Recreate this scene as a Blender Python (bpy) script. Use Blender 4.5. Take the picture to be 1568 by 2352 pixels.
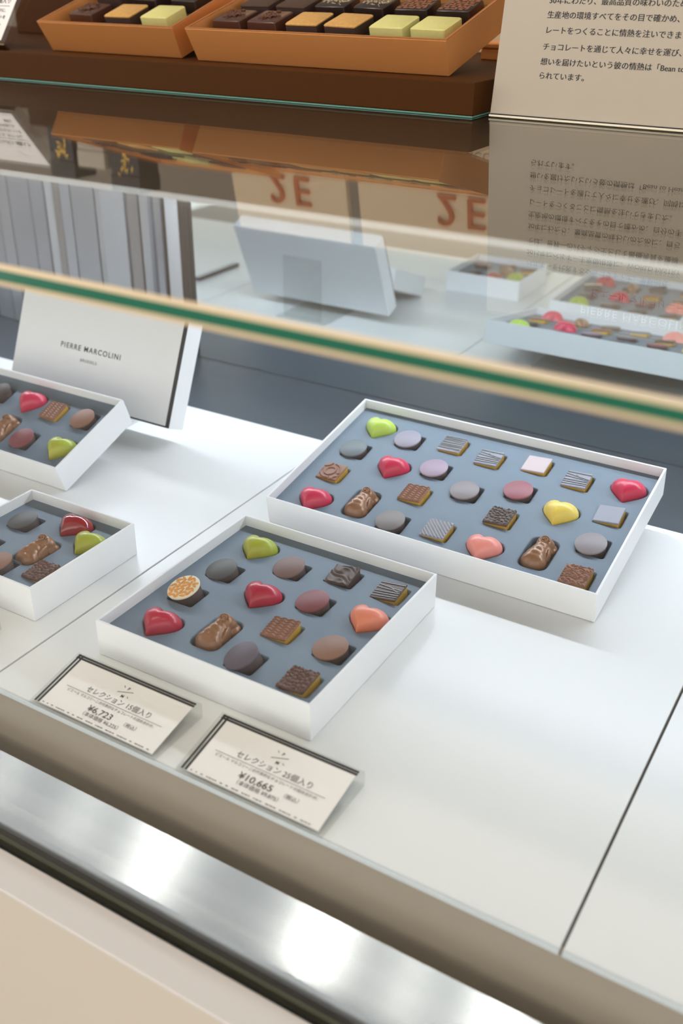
import bpy, bmesh, math, random
from mathutils import Vector, Matrix
from mathutils.geometry import delaunay_2d_cdt

# ------------------------------------------------------------------ clear
for o in list(bpy.data.objects):
    bpy.data.objects.remove(o)
scn = bpy.context.scene
C = scn.collection
S = 0.45                      # metres per layout unit (eye height above the shelf)
rad = math.radians

# ------------------------------------------------------------------ camera
PITCH, YAW, ROLL, FPX = 5.01569241e-01, 5.31934210e-01, 9.23496797e-03, 2297.256
cy, sy = math.cos(YAW), math.sin(YAW)
fwd = Vector((-sy * math.cos(PITCH), cy * math.cos(PITCH), -math.sin(PITCH)))
rgt = Vector((cy, sy, 0))
upv = rgt.cross(fwd)
r2 = rgt * math.cos(ROLL) + upv * math.sin(ROLL)
u2 = -rgt * math.sin(ROLL) + upv * math.cos(ROLL)
cam_d = bpy.data.cameras.new('camera')
cam = bpy.data.objects.new('camera', cam_d)
C.objects.link(cam)
M = Matrix(((r2.x, u2.x, -fwd.x, 0), (r2.y, u2.y, -fwd.y, 0), (r2.z, u2.z, -fwd.z, S), (0, 0, 0, 1)))
cam.matrix_world = M
cam_d.sensor_fit = 'VERTICAL'
cam_d.sensor_height = 36.0
cam_d.lens = FPX / 2352 * 36.0
cam_d.clip_start = 0.01
cam_d.dof.use_dof = True
cam_d.dof.focus_distance = 1.82 * S
cam_d.dof.aperture_fstop = 5.6
scn.camera = cam

# ------------------------------------------------------------------ world, exposure
scn.view_settings.view_transform = 'Standard'
scn.view_settings.look = 'None'
scn.view_settings.gamma = 1.0
scn.view_settings.use_curve_mapping = False
scn.view_settings.exposure = 0.14
scn.cycles.caustics_reflective = True
scn.cycles.caustics_refractive = False
scn.cycles.blur_glossy = 0.3
scn.cycles.max_bounces = 10
scn.cycles.transparent_max_bounces = 24
scn.cycles.sample_clamp_indirect = 4.0
W = bpy.data.worlds.new('shop_ambient')
scn.world = W
W.use_nodes = True
bgn = W.node_tree.nodes['Background']
bgn.inputs[0].default_value = (1.0, 0.97, 0.94, 1)
bgn.inputs[1].default_value = 1.95


# ------------------------------------------------------------------ materials
def lin(c):
    return tuple(((x / 255) / 12.92 if x / 255 <= 0.04045 else ((x / 255 + 0.055) / 1.055) ** 2.4) for x in c) + (1.0,)


MATS = {}


def mat(name, rgb, rough=0.5, metal=0.0, spec=0.5, bump=0.0, bscale=200.0, var=0.0, vscale=30.0, coat=0.0, emit=None,
        stretch=None, aniso=0.0):
    if name in MATS:
        return MATS[name]
    m = bpy.data.materials.new(name)
    m.use_nodes = True
    nt = m.node_tree
    b = nt.nodes['Principled BSDF']
    col = lin(rgb)
    b.inputs['Base Color'].default_value = col
    b.inputs['Roughness'].default_value = rough
    b.inputs['Metallic'].default_value = metal
    b.inputs['Specular IOR Level'].default_value = spec
    b.inputs['Coat Weight'].default_value = coat
    if aniso:
        b.inputs['Anisotropic'].default_value = aniso
        cx = nt.nodes.new('ShaderNodeCombineXYZ')
        cx.inputs[1].default_value = 1.0
        nt.links.new(cx.outputs[0], b.inputs['Tangent'])
    if emit:
        b.inputs['Emission Color'].default_value = lin(emit[0])
        b.inputs['Emission Strength'].default_value = emit[1]
    tc = nt.nodes.new('ShaderNodeTexCoord')
    src = tc.outputs['Object']
    if stretch:
        mp = nt.nodes.new('ShaderNodeMapping')
        mp.inputs['Scale'].default_value = stretch
        nt.links.new(src, mp.inputs['Vector'])
        src = mp.outputs['Vector']
    if var:
        n = nt.nodes.new('ShaderNodeTexNoise')
        n.inputs['Scale'].default_value = vscale
        n.inputs['Detail'].default_value = 4
        nt.links.new(src, n.inputs['Vector'])
        mx = nt.nodes.new('ShaderNodeMix')
        mx.data_type = 'RGBA'
        mx.inputs[6].default_value = tuple(min(1, c * (1 + var)) for c in col[:3]) + (1,)
        mx.inputs[7].default_value = tuple(c * (1 - var) for c in col[:3]) + (1,)
        nt.links.new(n.outputs['Fac'], mx.inputs[0])
        nt.links.new(mx.outputs[2], b.inputs['Base Color'])
    if bump:
        n2 = nt.nodes.new('ShaderNodeTexNoise')
        n2.inputs['Scale'].default_value = bscale
        n2.inputs['Detail'].default_value = 3
        nt.links.new(src, n2.inputs['Vector'])
        bp = nt.nodes.new('ShaderNodeBump')
        bp.inputs['Strength'].default_value = bump
        bp.inputs['Distance'].default_value = 0.001
        nt.links.new(n2.outputs['Fac'], bp.inputs['Height'])
        nt.links.new(bp.outputs[0], b.inputs['Normal'])
    MATS[name] = m
    return m


def glass(name, tint=(1, 1, 1), ior=1.5, rough=0.0):
    """clear sheet glass: fresnel reflection over a straight-through tinted transmission"""
    m = bpy.data.materials.new(name)
    m.use_nodes = True
    nt = m.node_tree
    nt.nodes.clear()
    out = nt.nodes.new('ShaderNodeOutputMaterial')
    mix = nt.nodes.new('ShaderNodeMixShader')
    tr = nt.nodes.new('ShaderNodeBsdfTransparent')
    tr.inputs[0].default_value = tint + (1,)
    gl = nt.nodes.new('ShaderNodeBsdfGlossy')
    gl.inputs['Roughness'].default_value = rough
    fr = nt.nodes.new('ShaderNodeFresnel')
    geo = nt.nodes.new('ShaderNodeNewGeometry')
    mm = nt.nodes.new('ShaderNodeMix')
    mm.data_type = 'FLOAT'
    mm.inputs[2].default_value = ior
    mm.inputs[3].default_value = 1.0 / ior
    nt.links.new(geo.outputs['Backfacing'], mm.inputs[0])
    nt.links.new(mm.outputs[0], fr.inputs['IOR'])
    nt.links.new(fr.outputs[0], mix.inputs[0])
    nt.links.new(tr.outputs[0], mix.inputs[1])
    nt.links.new(gl.outputs[0], mix.inputs[2])
    nt.links.new(mix.outputs[0], out.inputs[0])
    return m


def heart_mat(name, top, low, rough=0.3, coat=0.0):
    """airbrushed cocoa-butter shell: the sprayed colour drifts over the shell"""
    m = mat(name, top, rough, 0, 0.5, coat=coat)
    nt = m.node_tree
    b = nt.nodes['Principled BSDF']
    tc = nt.nodes.new('ShaderNodeTexCoord')
    sp = nt.nodes.new('ShaderNodeSeparateXYZ')
    nt.links.new(tc.outputs['Object'], sp.inputs[0])
    mr = nt.nodes.new('ShaderNodeMapRange')
    mr.inputs[1].default_value = -0.035 * S
    mr.inputs[2].default_value = 0.02 * S
    nt.links.new(sp.outputs[1], mr.inputs[0])
    mx = nt.nodes.new('ShaderNodeMix')
    mx.data_type = 'RGBA'
    mx.inputs[6].default_value = lin(low)
    mx.inputs[7].default_value = lin(top)
    nt.links.new(mr.outputs[0], mx.inputs[0])
    nt.links.new(mx.outputs[2], b.inputs['Base Color'])
    return m


M_glass = glass('clear_glass', (0.985, 0.995, 0.985))
M_acryl = glass('clear_acrylic', (0.95, 0.955, 0.95), 1.49)
M_edge = mat('green_glass_edge', (14, 100, 74), 0.15, 0, 0.6, var=0.35, vscale=3)
M_arris = mat('bevel_warm_reflection', (225, 200, 160), 0.4)  # warm reflections on the polished bevels, given as a beige base colour
M_white = mat('white_card', (236, 236, 238), 0.42, 0, 0.4)
M_shelf = mat('white_laminate', (234, 234, 233), 0.28, 0, 0.4, var=0.015, vscale=4)
M_band = mat('pale_edge_band', (205, 210, 214), 0.25)
M_taupe = mat('taupe_shaded_front', (164, 150, 133), 0.38, 0.15, 0.4, var=0.04, vscale=6)
M_steel = mat('brushed_steel', (214, 225, 240), 0.25, 0.85, 0.5, var=0.06, vscale=6, stretch=(1.0, 130, 130), aniso=0.97)
M_steel2 = mat('brushed_top_plate', (120, 108, 94), 0.35, 1.0, 0.5, bump=0.05, bscale=90, stretch=(1.5, 90, 90), aniso=0.6)
M_grey = mat('grey_satin_metal', (66, 72, 80), 0.42, 0.5, 0.5)
M_mirror = mat('mirror_glass', (226, 236, 238), 0.012, 1.0)
M_frame = mat('dark_bronze_frame', (52, 46, 44), 0.4, 0.2)
M_alu = mat('aluminium_frame', (226, 230, 236), 0.4, 0.0)
M_cream = mat('cream_counter', (204, 193, 177), 0.4, 0, 0.4)
M_black = mat('black_rubber', (8, 8, 9), 0.6)
M_tray = mat('slate_tray_plastic', (110, 124, 139), 0.5, 0, 0.28, var=0.08, vscale=60)
M_darktray = mat('black_tray_plastic', (30, 29, 27), 0.35)
M_copper = mat('copper_card', (236, 162, 94), 0.32, 0.5, 0.5, bump=0.08, bscale=900)
M_coppere = mat('copper_card_edge', (226, 150, 84), 0.3, 0.75)
M_board = mat('brown_metallic_board', (72, 40, 8), 0.6, 0.2, 0.12, bump=0.05, bscale=1500)
M_gold = mat('gold_foil', (232, 182, 72), 0.3, 0.35, 0.5, bump=0.5, bscale=40, stretch=(30, 30, 3))
M_sign = mat('ivory_sign_board', (178, 166, 148), 0.45)
M_ink = mat('black_ink', (22, 20, 20), 0.5)
M_gink = mat('grey_ink', (66, 61, 60), 0.6)
M_redink = mat('dark_red_ink', (178, 24, 40), 0.5)
M_whiteink = mat('raised_white_lettering', (236, 230, 220), 0.4)
M_plaster = mat('cream_plaster', (214, 192, 160), 0.8, bump=1.0, bscale=60, stretch=(1, 1, 1))
M_cuplet = mat('polished_copper', (214, 130, 88), 0.16, 1.0)
M_paper = mat('price_card_paper', (238, 233, 230), 0.6)
M_led = mat('led_diffuser', (255, 255, 255), 0.5, emit=((226, 235, 248), 50.0))
M_ceil = mat('beige_ceiling', (238, 236, 232), 0.8)
M_floor = mat('stone_floor', (112, 104, 96), 0.5)
M_wall = mat('pale_wall', (126, 114, 100), 0.7)
M_addpanel = mat('added_brown_panel', (96, 76, 56), 0.6)


# ------------------------------------------------------------------ mesh helpers (layout units, scaled by S at build)
class MB:
    def __init__(s):
        s.v, s.f = [], []

    def add(s, vs, fs, mtx=None):
        n = len(s.v)
        for p in vs:
            p = Vector(p)
            s.v.append(mtx @ p if mtx else p)
        for f in fs:
            s.f.append([i + n for i in f])
        return s

    def box(s, x0, x1, y0, y1, z0, z1, mtx=None):
        vs = [(x, y, z) for z in (z0, z1) for y in (y0, y1) for x in (x0, x1)]
        return s.add(vs, [(0, 2, 3, 1), (4, 5, 7, 6), (0, 1, 5, 4), (2, 6, 7, 3), (0, 4, 6, 2), (1, 3, 7, 5)], mtx)

    def prism(s, poly, a, b, axis='x', mtx=None):
        """extrude a closed 2D outline; axis x: (y,z) outline; axis z: (x,y) outline"""
        n = len(poly)
        mk = (lambda p, t: (t, p[0], p[1])) if axis == 'x' else ((lambda p, t: (p[0], p[1], t)) if axis == 'z' else (lambda p, t: (p[0], t, p[1])))
        vs = [mk(p, a) for p in poly] + [mk(p, b) for p in poly]
        fs = [tuple(range(n)), tuple(range(2 * n - 1, n - 1, -1))]
        fs += [(i, (i + 1) % n, n + (i + 1) % n, n + i) for i in range(n)]
        return s.add(vs, fs, mtx)

    def lathe(s, prof, seg=40, mtx=None):
        n = len(prof)
        vs, fs = [], []
        for r, z in prof:
            for k in range(seg):
                a = 2 * math.pi * k / seg
                vs.append((r * math.cos(a), r * math.sin(a), z))
        for i in range(n - 1):
            for k in range(seg):
                fs.append((i * seg + k, i * seg + (k + 1) % seg, (i + 1) * seg + (k + 1) % seg, (i + 1) * seg + k))
        fs.append(tuple(range(seg - 1, -1, -1)))
        fs.append(tuple((n - 1) * seg + k for k in range(seg)))
        return s.add(vs, fs, mtx)

    def build(s, name, m, parent=None, smooth=False, bevel=0.0, loc=None, rot=None, recalc=True, seg=2):
        me = bpy.data.meshes.new(name)
        me.from_pydata([p * S for p in s.v], [], s.f)
        if recalc:
            bm = bmesh.new()
            bm.from_mesh(me)
            bmesh.ops.recalc_face_normals(bm, faces=bm.faces)
            bm.to_mesh(me)
            bm.free()
        me.materials.append(m)
        if smooth:
            me.polygons.foreach_set('use_smooth', [True] * len(me.polygons))
            if smooth != 'all':
                me.set_sharp_from_angle(angle=rad(40))
        me.update()
        return place(name, me, parent, loc, rot, bevel, seg)


def place(name, me, parent=None, loc=None, rot=None, bevel=0.0, seg=2):
    o = bpy.data.objects.new(name, me)
    C.objects.link(o)
    if parent:
        o.parent = parent
    if loc is not None:
        o.location = Vector(loc) * S
    if rot is not None:
        o.rotation_euler = rot
    if bevel:
        b = o.modifiers.new('bevel', 'BEVEL')
        b.width = bevel * S
        b.segments = seg
        b.limit_method = 'ANGLE'
        b.angle_limit = rad(35)
    return o


def empty(name, loc=(0, 0, 0), rot=(0, 0, 0)):
    o = bpy.data.objects.new(name, None)
    C.objects.link(o)
    o.empty_display_size = 0.02
    o.location = Vector(loc) * S
    o.rotation_euler = rot
    return o


def tag(o, label, cat, group=None):
    o['label'] = label
    o['category'] = cat
    if group:
        o['group'] = group
    return o


def struct(o):
    o['kind'] = 'structure'
    return o


TXT = {}


def text_mb(mb, body, size, x, y, mtx, align='LEFT', ext=0.0004, space=1.0, shear=0.0, bold=0.0, sx=1.0):
    """lay a line of lettering into mb: baseline start (x,y) in the plane of mtx (local z is out of the plane)"""
    cu = bpy.data.curves.new('lettering', 'FONT')
    cu.body = body
    cu.size = size
    cu.align_x = align
    cu.space_character = space
    cu.shear = shear
    cu.offset = bold
    cu.resolution_u = 4
    o = bpy.data.objects.new('lettering', cu)
    C.objects.link(o)
    bpy.context.view_layer.update()
    dg = bpy.context.evaluated_depsgraph_get()
    me = bpy.data.meshes.new_from_object(o.evaluated_get(dg))
    vs = [(x + p.co.x * sx, y + p.co.y, ext) for p in me.vertices]
    fs = [tuple(p.vertices) for p in me.polygons]
    bpy.data.objects.remove(o)
    bpy.data.curves.remove(cu)
    bpy.data.meshes.remove(me)
    n = len(mb.v)
    mb.add(vs, fs, mtx)
    return mb


# ================================================================== THE ROOM
ZF = -2.0
def plane_box(name, m, x0, x1, y0, y1, z0, z1):
    return struct(MB().box(x0, x1, y0, y1, z0, z1).build(name, m))


plane_box('floor', M_floor, -9, 7, -9, 6, ZF - 0.1, ZF)
plane_box('ceiling', M_ceil, -9, 7, -9, 6, 4.2, 4.3)
plane_box('wall_back', M_wall, -9, 7, 5.2, 5.3, ZF, 4.2)
plane_box('trim_1', M_addpanel, -9, 7, 5.15, 5.199, ZF, 1.55)  # unseen panel, added so the glass top reflects brown low down

# recessed downlights in the ceiling
k = 0
for (lx, ly, em, lab) in ((-4.4, 0.5, 30, 'round recessed downlight in the beige ceiling, left of the front row'),
                      (-1.95, 0.5, 150, 'round recessed downlight in the beige ceiling, middle of the front row'),
                      (-3.7, 0.5, 30, 'round recessed downlight in the beige ceiling, second from left of the front row'),
                      (-1.4, 0.5, 30, 'round recessed downlight in the beige ceiling, second from right of the front row'),
                      (0.7, 0.5, 110, 'round recessed downlight in the beige ceiling, right of the front row'),
                      (-3.1, 1.3, 150, 'round recessed downlight in the beige ceiling, left of the row above the display case'),
                      (-0.9, 1.3, 150, 'round recessed downlight in the beige ceiling, right of the row above the display case')):
    t = tag(empty('ceiling_downlight', (lx, ly, 4.2)), lab, 'ceiling light', 'recessed ceiling downlights')
    MB().lathe([(0.15, -0.001), (0.17, -0.02), (0.125, -0.02), (0.12, -0.004)], 32).build('trim_ring', M_white, t, True)
    MB().lathe([(0.0005, -0.003), (0.095, -0.003), (0.095, -0.012), (0.0005, -0.014)], 32).build('lamp_lens', mat('downlight_glow_%d' % em, (255, 255, 255), 0.5, emit=((255, 240, 222), float(em))), t)
    MB().lathe([(0.0955, -0.004), (0.119, -0.004), (0.119, -0.017), (0.0955, -0.009)], 32).build('baffle', M_black, t)

# ================================================================== THE DISPLAY CASE
case = tag(empty('display_case', (0, 0, ZF)), 'glass topped chocolate display case with white shelf and brushed steel rail', 'display case')
def cpart(mb, name, m, smooth=False, bevel=0.0, parent=None, seg=2):
    for p in mb.v:
        p.z -= ZF if parent is None else 0
    return mb.build(name, m, parent or case, smooth, bevel, seg=seg)


XL, XR = -3.3, 1.4
# cream counter body: narrow ledge in front of the pane
cpart(MB().box(XL, XR, 0.578, 0.6275, ZF + 0.08, -0.1065), 'counter_front', M_cream, bevel=0.002, seg=3)
cpart(MB().box(XL, XR, 0.5765, 0.628, -0.106, -0.10), 'counter_ledge', mat('pale_ledge', (206, 200, 194), 0.35), bevel=0.002, seg=3)
cpart(MB().box(XL, XR, 0.628, 2.3, ZF, -0.16), 'plinth', M_cream)
cpart(MB().box(XL, XR, 0.6285, 0.662, -0.16, -0.142), 'glazing_gasket', M_black)
cpart(MB().box(XL, XR, 0.656, 0.6625, -0.1415, -0.128), 'glazing_channel', mat('olive_channel', (96, 98, 78), 0.4))
# brushed steel rail with rounded lip
sl = math.atan2(0.030, 0.094)
lip = [(0.766, -0.0958), (0.672 + 0.012 * math.cos(sl), -0.1256 + 0.012 * math.sin(sl))]
for i in range(1, 8):
    a = rad(90 + 17.7 + i * 12)
    lip.append((0.672 + 0.0145 + 0.011 * math.cos(a), -0.1256 - 0.0075 + 0.011 * math.sin(a)))
lip += [(lip[-1][0], -0.159), (0.766, -0.159)]
cpart(MB().prism(lip, XL, XR), 'steel_rail', M_steel)
# upstand under the shelf front edge, its shade put into the taupe colour
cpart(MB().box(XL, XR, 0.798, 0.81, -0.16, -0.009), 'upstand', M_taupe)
# white shelf panels with fine seams
for a, b in ((-3.2, -2.0735), (-2.0695, -1.1215), (-1.1175, -0.1712), (-0.1668, 0.78), (0.784, 1.38)):
    cpart(MB().box(a, b, 0.80, 1.853, -0.0085, 0.0), 'shelf_panel', M_shelf, bevel=0.0006)
    cpart(MB().box(a, b, 0.7955, 0.7998, -0.0085, 0.0), 'edge_band', M_band, bevel=0.0008)
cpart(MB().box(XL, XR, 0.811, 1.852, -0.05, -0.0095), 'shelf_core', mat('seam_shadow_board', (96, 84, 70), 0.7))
# grey satin service channel behind the shelf and mirror doors
cpart(MB().box(XL, XR, 1.854, 2.2, -0.05, -0.014), 'rear_channel', M_grey)
door_r = cpart(MB().box(-1.80, XR, 2.19, 2.205, -0.013, 0.725), 'mirror_door', M_mirror)
door_l = cpart(MB().box(XL, -1.86, 2.16, 2.171, -0.013, 0.725), 'sliding_door', mat('grey_door_glass', (150, 156, 166), 0.18, 0.85))
for a, b, m, nm in ((-1.866, -1.854, M_frame, 'door_gasket'), (-1.8535, -1.808, M_alu, 'door_stile'), (-1.8075, -1.786, M_frame, 'door_stile')):
    cpart(MB().box(a, b, 2.172, 2.1895, -0.013, 0.725), nm, m, bevel=0.002)
# vertical flutes and bright strips on the left sliding door
random.seed(4)
x = -3.1
fl = []
while x < -1.90:
    w = random.choice((0.02, 0.03, 0.045, 0.06, 0.09))
    fl.append((x, min(x + w, -1.88)))
    x += w + random.choice((0.0, 0.0, 0.006))
fm = [mat('door_flute_pale', (182, 190, 200), 0.25, 0.6), mat('door_flute_mid', (168, 175, 184), 0.25, 0.6), mat('door_flute_brown', (150, 150, 154), 0.25, 0.6), mat('door_flute_bright', (228, 234, 242), 0.3, 0.3)]
for a, b in fl:
    h = random.uniform(0.002, 0.008)
    sk = random.uniform(-0.003, 0.003)
    m = fm[3] if b - a < 0.025 and random.random() < 0.6 else random.choice(fm[:3] + fm[:2])
    cpart(MB().prism([(a, 2.159), (a + 0.003, 2.153 - h + sk), (b - 0.003, 2.153 - h - sk), (b, 2.159)], -0.012, 0.72, 'z'), 'door_flute', m)
# end panels
cpart(MB().box(XL, XL + 0.02, 0.66, 2.2, -0.16, 0.73), 'end_panel', M_white)
cpart(MB().box(XR - 0.02, XR, 0.66, 2.2, -0.16, 0.73), 'end_panel', M_white)
# panes
cpart(MB().box(XL, XR, 0.637, 0.655, -0.128, 0.7315), 'front_glass', M_glass)
tg = cpart(MB().box(XL, XR, 0.6375, 2.4, 0.7488, 0.752), 'top_glass', M_glass)
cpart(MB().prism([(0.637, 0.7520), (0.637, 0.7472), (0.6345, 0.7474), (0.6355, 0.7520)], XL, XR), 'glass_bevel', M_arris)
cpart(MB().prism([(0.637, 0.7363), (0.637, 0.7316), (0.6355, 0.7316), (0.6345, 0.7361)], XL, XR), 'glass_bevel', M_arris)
cpart(MB().box(XL, XR, 0.6348, 0.637, 0.7364, 0.7471), 'glass_edge', M_edge)
# brushed plate under the back of the top glass, carrying the lamps
cpart(MB().box(XL, XR, 0.997, 2.2, 0.7412, 0.7483), 'lamp_plate', M_steel2)
cpart(MB().box(XL, XR, 0.992, 0.9965, 0.741, 0.7483), 'plate_lit_edge', mat('lit_edge_pale', (235, 238, 242), 0.25, 0.6))  # lit front edge of the plate, drawn as a paler strip
cpart(MB().box(XL + 0.05, XR - 0.05, 2.06, 2.10, 0.7285, 0.7408), 'led_strip', M_led)


# ================================================================== WHITE CHOCOLATE BOXES
TR = 0.021


def rrect(hw, hh, r, n=5):
    pts = []
    for cx_, cy_, a0 in ((hw - r, hh - r, 0), (-hw + r, hh - r, 90), (-hw + r, -hh + r, 180), (hw - r, -hh + r, 270)):
        for i in range(n + 1):
            a = rad(a0 + 90 * i / n)
            pts.append((cx_ + r * math.cos(a), cy_ + r * math.sin(a)))
    return pts


def heart_outline(w, l, n=48, grow=0.0, soft=0.0):
    pts = []
    for i in range(n):
        t = 2 * math.pi * i / n
        x = 16 * math.sin(t) ** 3
        y = 13 * math.cos(t) - 5 * math.cos(2 * t) - 2 * math.cos(3 * t) - math.cos(4 * t)
        X, Y = x / 16 * w / 2, (y + 2.5) / 14.5 * l / 2
        # soften toward an ellipse
        ex, ey = w / 2 * math.sin(t), l / 2 * math.cos(t)
        X, Y = X * (1 - soft) + ex * soft, Y * (1 - soft) + ey * soft
        pts.append((X * (1 + grow), Y * (1 + grow)))
    return pts


def pocket_outline(kind):
    if kind == 'heart':
        return heart_outline(0.068, 0.066, 40, 0.15, 0.4)
    if kind == 'seal':
        return rrect(0.030, 0.047, 0.018)
    return rrect(0.0285, 0.0285, 0.007)


def offset(poly, d):
    n = len(poly)
    area = sum(poly[i][0] * poly[(i + 1) % n][1] - poly[(i + 1) % n][0] * poly[i][1] for i in range(n))
    sg = 1 if area > 0 else -1
    out = []
    for i in range(n):
        p0, p2 = Vector(poly[i - 1]), Vector(poly[(i + 1) % n])
        t = (p2 - p0).normalized()
        nrm = Vector((-t.y, t.x)) * sg
        out.append((poly[i][0] + nrm.x * d, poly[i][1] + nrm.y * d))
    return out


def inside(p, poly):
    c = False
    n = len(poly)
    for i in range(n):
        a, b = poly[i], poly[i - 1]
        if (a[1] > p[1]) != (b[1] > p[1]) and p[0] < (b[0] - a[0]) * (p[1] - a[1]) / (b[1] - a[1]) + a[0]:
            c = not c
    return c


def pocket_sheet(w, d, z, pockets, depth, wall):
    """thermoformed sheet with sunk pockets; returns MB"""
    mb = MB()
    outer = [(wall, wall), (w - wall, wall), (w - wall, d - wall), (wall, d - wall)]
    loops = []
    for kind, px, py in pockets:
        o = [(px + a, py + b) for a, b in pocket_outline(kind)]
        loops.append(o)
    vs = [Vector(p) for p in outer]
    es = [(0, 1), (1, 2), (2, 3), (3, 0)]
    for lp in loops:
        n0 = len(vs)
        vs += [Vector(p) for p in lp]
        es += [(n0 + i, n0 + (i + 1) % len(lp)) for i in range(len(lp))]
    rv, re, rf, *_ = delaunay_2d_cdt(vs, es, [], 1, 1e-7)
    fs = []
    for f in rf:
        c = sum((rv[i] for i in f), Vector((0, 0))) / len(f)
        if not any(inside(c, lp) for lp in loops):
            fs.append(tuple(f))
    mb.add([(p.x, p.y, z) for p in rv], fs)
    for lp in loops:
        rings = [(0, 0), (0.0010, -0.0002), (0.0020, -0.0009), (0.0027, -0.0022), (0.0031, -0.006), (0.005, -depth + 0.003), (0.008, -depth)]
        n = len(lp)
        vv, ff = [], []
        for ins, dz in rings:
            for p in offset(lp, ins):
                vv.append((p[0], p[1], z + dz))
        for r in range(len(rings) - 1):
            for i in range(n):
                ff.append((r * n + i, r * n + (i + 1) % n, (r + 1) * n + (i + 1) % n, (r + 1) * n + i))
        ff.append(tuple((len(rings) - 1) * n + i for i in range(n)))
        mb.add(vv, ff)
    return mb


def carton(root, w, d, h, m=None, wall=0.0045, flare=0.0, flare_f=None):
    fl, ff = flare, (flare if flare_f is None else flare_f)
    mb = MB()
    o0 = [(0, 0), (w, 0), (w, d), (0, d)]
    o1 = [(-fl, -ff), (w + fl, -ff), (w + fl, d + fl), (-fl, d + fl)]
    i1 = [(-fl + wall, -ff + wall), (w + fl - wall, -ff + wall), (w + fl - wall, d + fl - wall), (-fl + wall, d + fl - wall)]
    i0 = [(wall, wall), (w - wall, wall), (w - wall, d - wall), (wall, d - wall)]
    vs = [(x, y, 0) for x, y in o0] + [(x, y, h) for x, y in o1] + [(x, y, h) for x, y in i1] + [(x, y, 0.004) for x, y in i0]
    fs = [(3, 2, 1, 0), (12, 13, 14, 15)]
    for a in (0, 4, 8):
        for i in range(4):
            fs.append((a + i, a + (i + 1) % 4, a + 4 + (i + 1) % 4, a + 4 + i))
    mb.add(vs, fs)
    return mb.build('carton', m or M_white, root, bevel=0.0012)


# ------------------------------------------------------------------ chocolates: one mesh set per kind, shared by its copies
CACHE = {}


def shared(key, fn):
    if key not in CACHE:
        CACHE[key] = fn()
    return CACHE[key]


def as_mesh(mb, name, m, smooth=True):
    o = mb.build(name, m, None, smooth)
    me = o.data
    bpy.data.objects.remove(o)
    return me


def heart_mesh(m):
    def fn():
        n = 56
        base = heart_outline(0.0665, 0.064, n, 0, 0.16)
        mb = MB()
        R = [(1.0, -0.030), (1.0, -0.004), (0.985, 0.002), (0.95, 0.0065), (0.90, 0.0105), (0.82, 0.0150), (0.72, 0.0190), (0.60, 0.0222), (0.46, 0.0245), (0.30, 0.026), (0.14, 0.0268)]
        vs, fs = [], []
        cxy = (0, 0.002)
        for r, z in R:
            sh = 0.9 if z < -0.02 else 1.0
            so = min(1.0, (1 - r) * 0.75)
            for i_, p in enumerate(base):
                t_ = 2 * math.pi * i_ / n
                ex, ey = 0.031 * math.sin(t_), 0.0285 * math.cos(t_)
                px_, py_ = p[0] * (1 - so) + ex * so, p[1] * (1 - so) + ey * so
                vs.append((cxy[0] + (px_ - cxy[0]) * r * sh, cxy[1] + (py_ - cxy[1]) * r * sh, z - 0.004))
        for k_ in range(len(R) - 1):
            for i in range(n):
                fs.append((k_ * n + i, k_ * n + (i + 1) % n, (k_ + 1) * n + (i + 1) % n, (k_ + 1) * n + i))
        vs.append((cxy[0], cxy[1], 0.0231))
        c = len(vs) - 1
        L = (len(R) - 1) * n
        for i in range(n):
            fs.append((L + i, L + (i + 1) % n, c))
        fs.append(tuple(range(n - 1, -1, -1)))
        mb.add(vs, fs)
        return as_mesh(mb, 'shell', m, 'all')
    return shared(('heart', m.name), fn)


def round_body(m):
    return shared(('rb', m.name), lambda: as_mesh(MB().lathe([(0.0215, -0.036), (0.0222, -0.035), (0.0252, 0.0035), (0.0245, 0.0045)], 44), 'body', m))


def round_disc(m):
    return shared(('rd', m.name), lambda: as_mesh(MB().lathe([(0.0250, 0.0045), (0.0264, 0.005), (0.0268, 0.0062), (0.0264, 0.0075), (0.0254, 0.0081)], 48), 'top_disc', m))


def sq_side(m):
    def fn():
        mb = MB()
        rings = []
        vs, fs = [], []
        for hw, z in ((0.0195, -0.036), (0.0215, -0.005), (0.0222, 0.0045)):
            for p in rrect(hw, hw, 0.002, 2):
                vs.append((p[0], p[1], z))
        n = len(vs) // 3
        for r in range(2):
            for i in range(n):
                fs.append((r * n + i, r * n + (i + 1) % n, (r + 1) * n + (i + 1) % n, (r + 1) * n + i))
        fs.append(tuple(range(n - 1, -1, -1)))
        fs.append(tuple(range(2 * n, 3 * n)))
        mb.add(vs, fs)
        return as_mesh(mb, 'side', m)
    return shared(('ss', m.name), fn)


def tri(x):
    return abs((x % 1.0) - 0.5) * 2


def hash2(i, j):
    v = math.sin(i * 127.1 + j * 311.7) * 43758.5453
    return v - math.floor(v)


def vor(u, v, n, seed=0):
    u, v = u * n, v * n
    iu, iv = math.floor(u), math.floor(v)
    d1 = d2 = 9
    for a in (-1, 0, 1):
        for b in (-1, 0, 1):
            cx_, cy_ = iu + a + hash2(iu + a + seed, iv + b), iv + b + hash2(iv + b + 7.3, iu + a + seed)
            d = math.hypot(cx_ - u, cy_ - v)
            if d < d1:
                d1, d2 = d, d1
            elif d < d2:
                d2 = d
    return d1, d2


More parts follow.
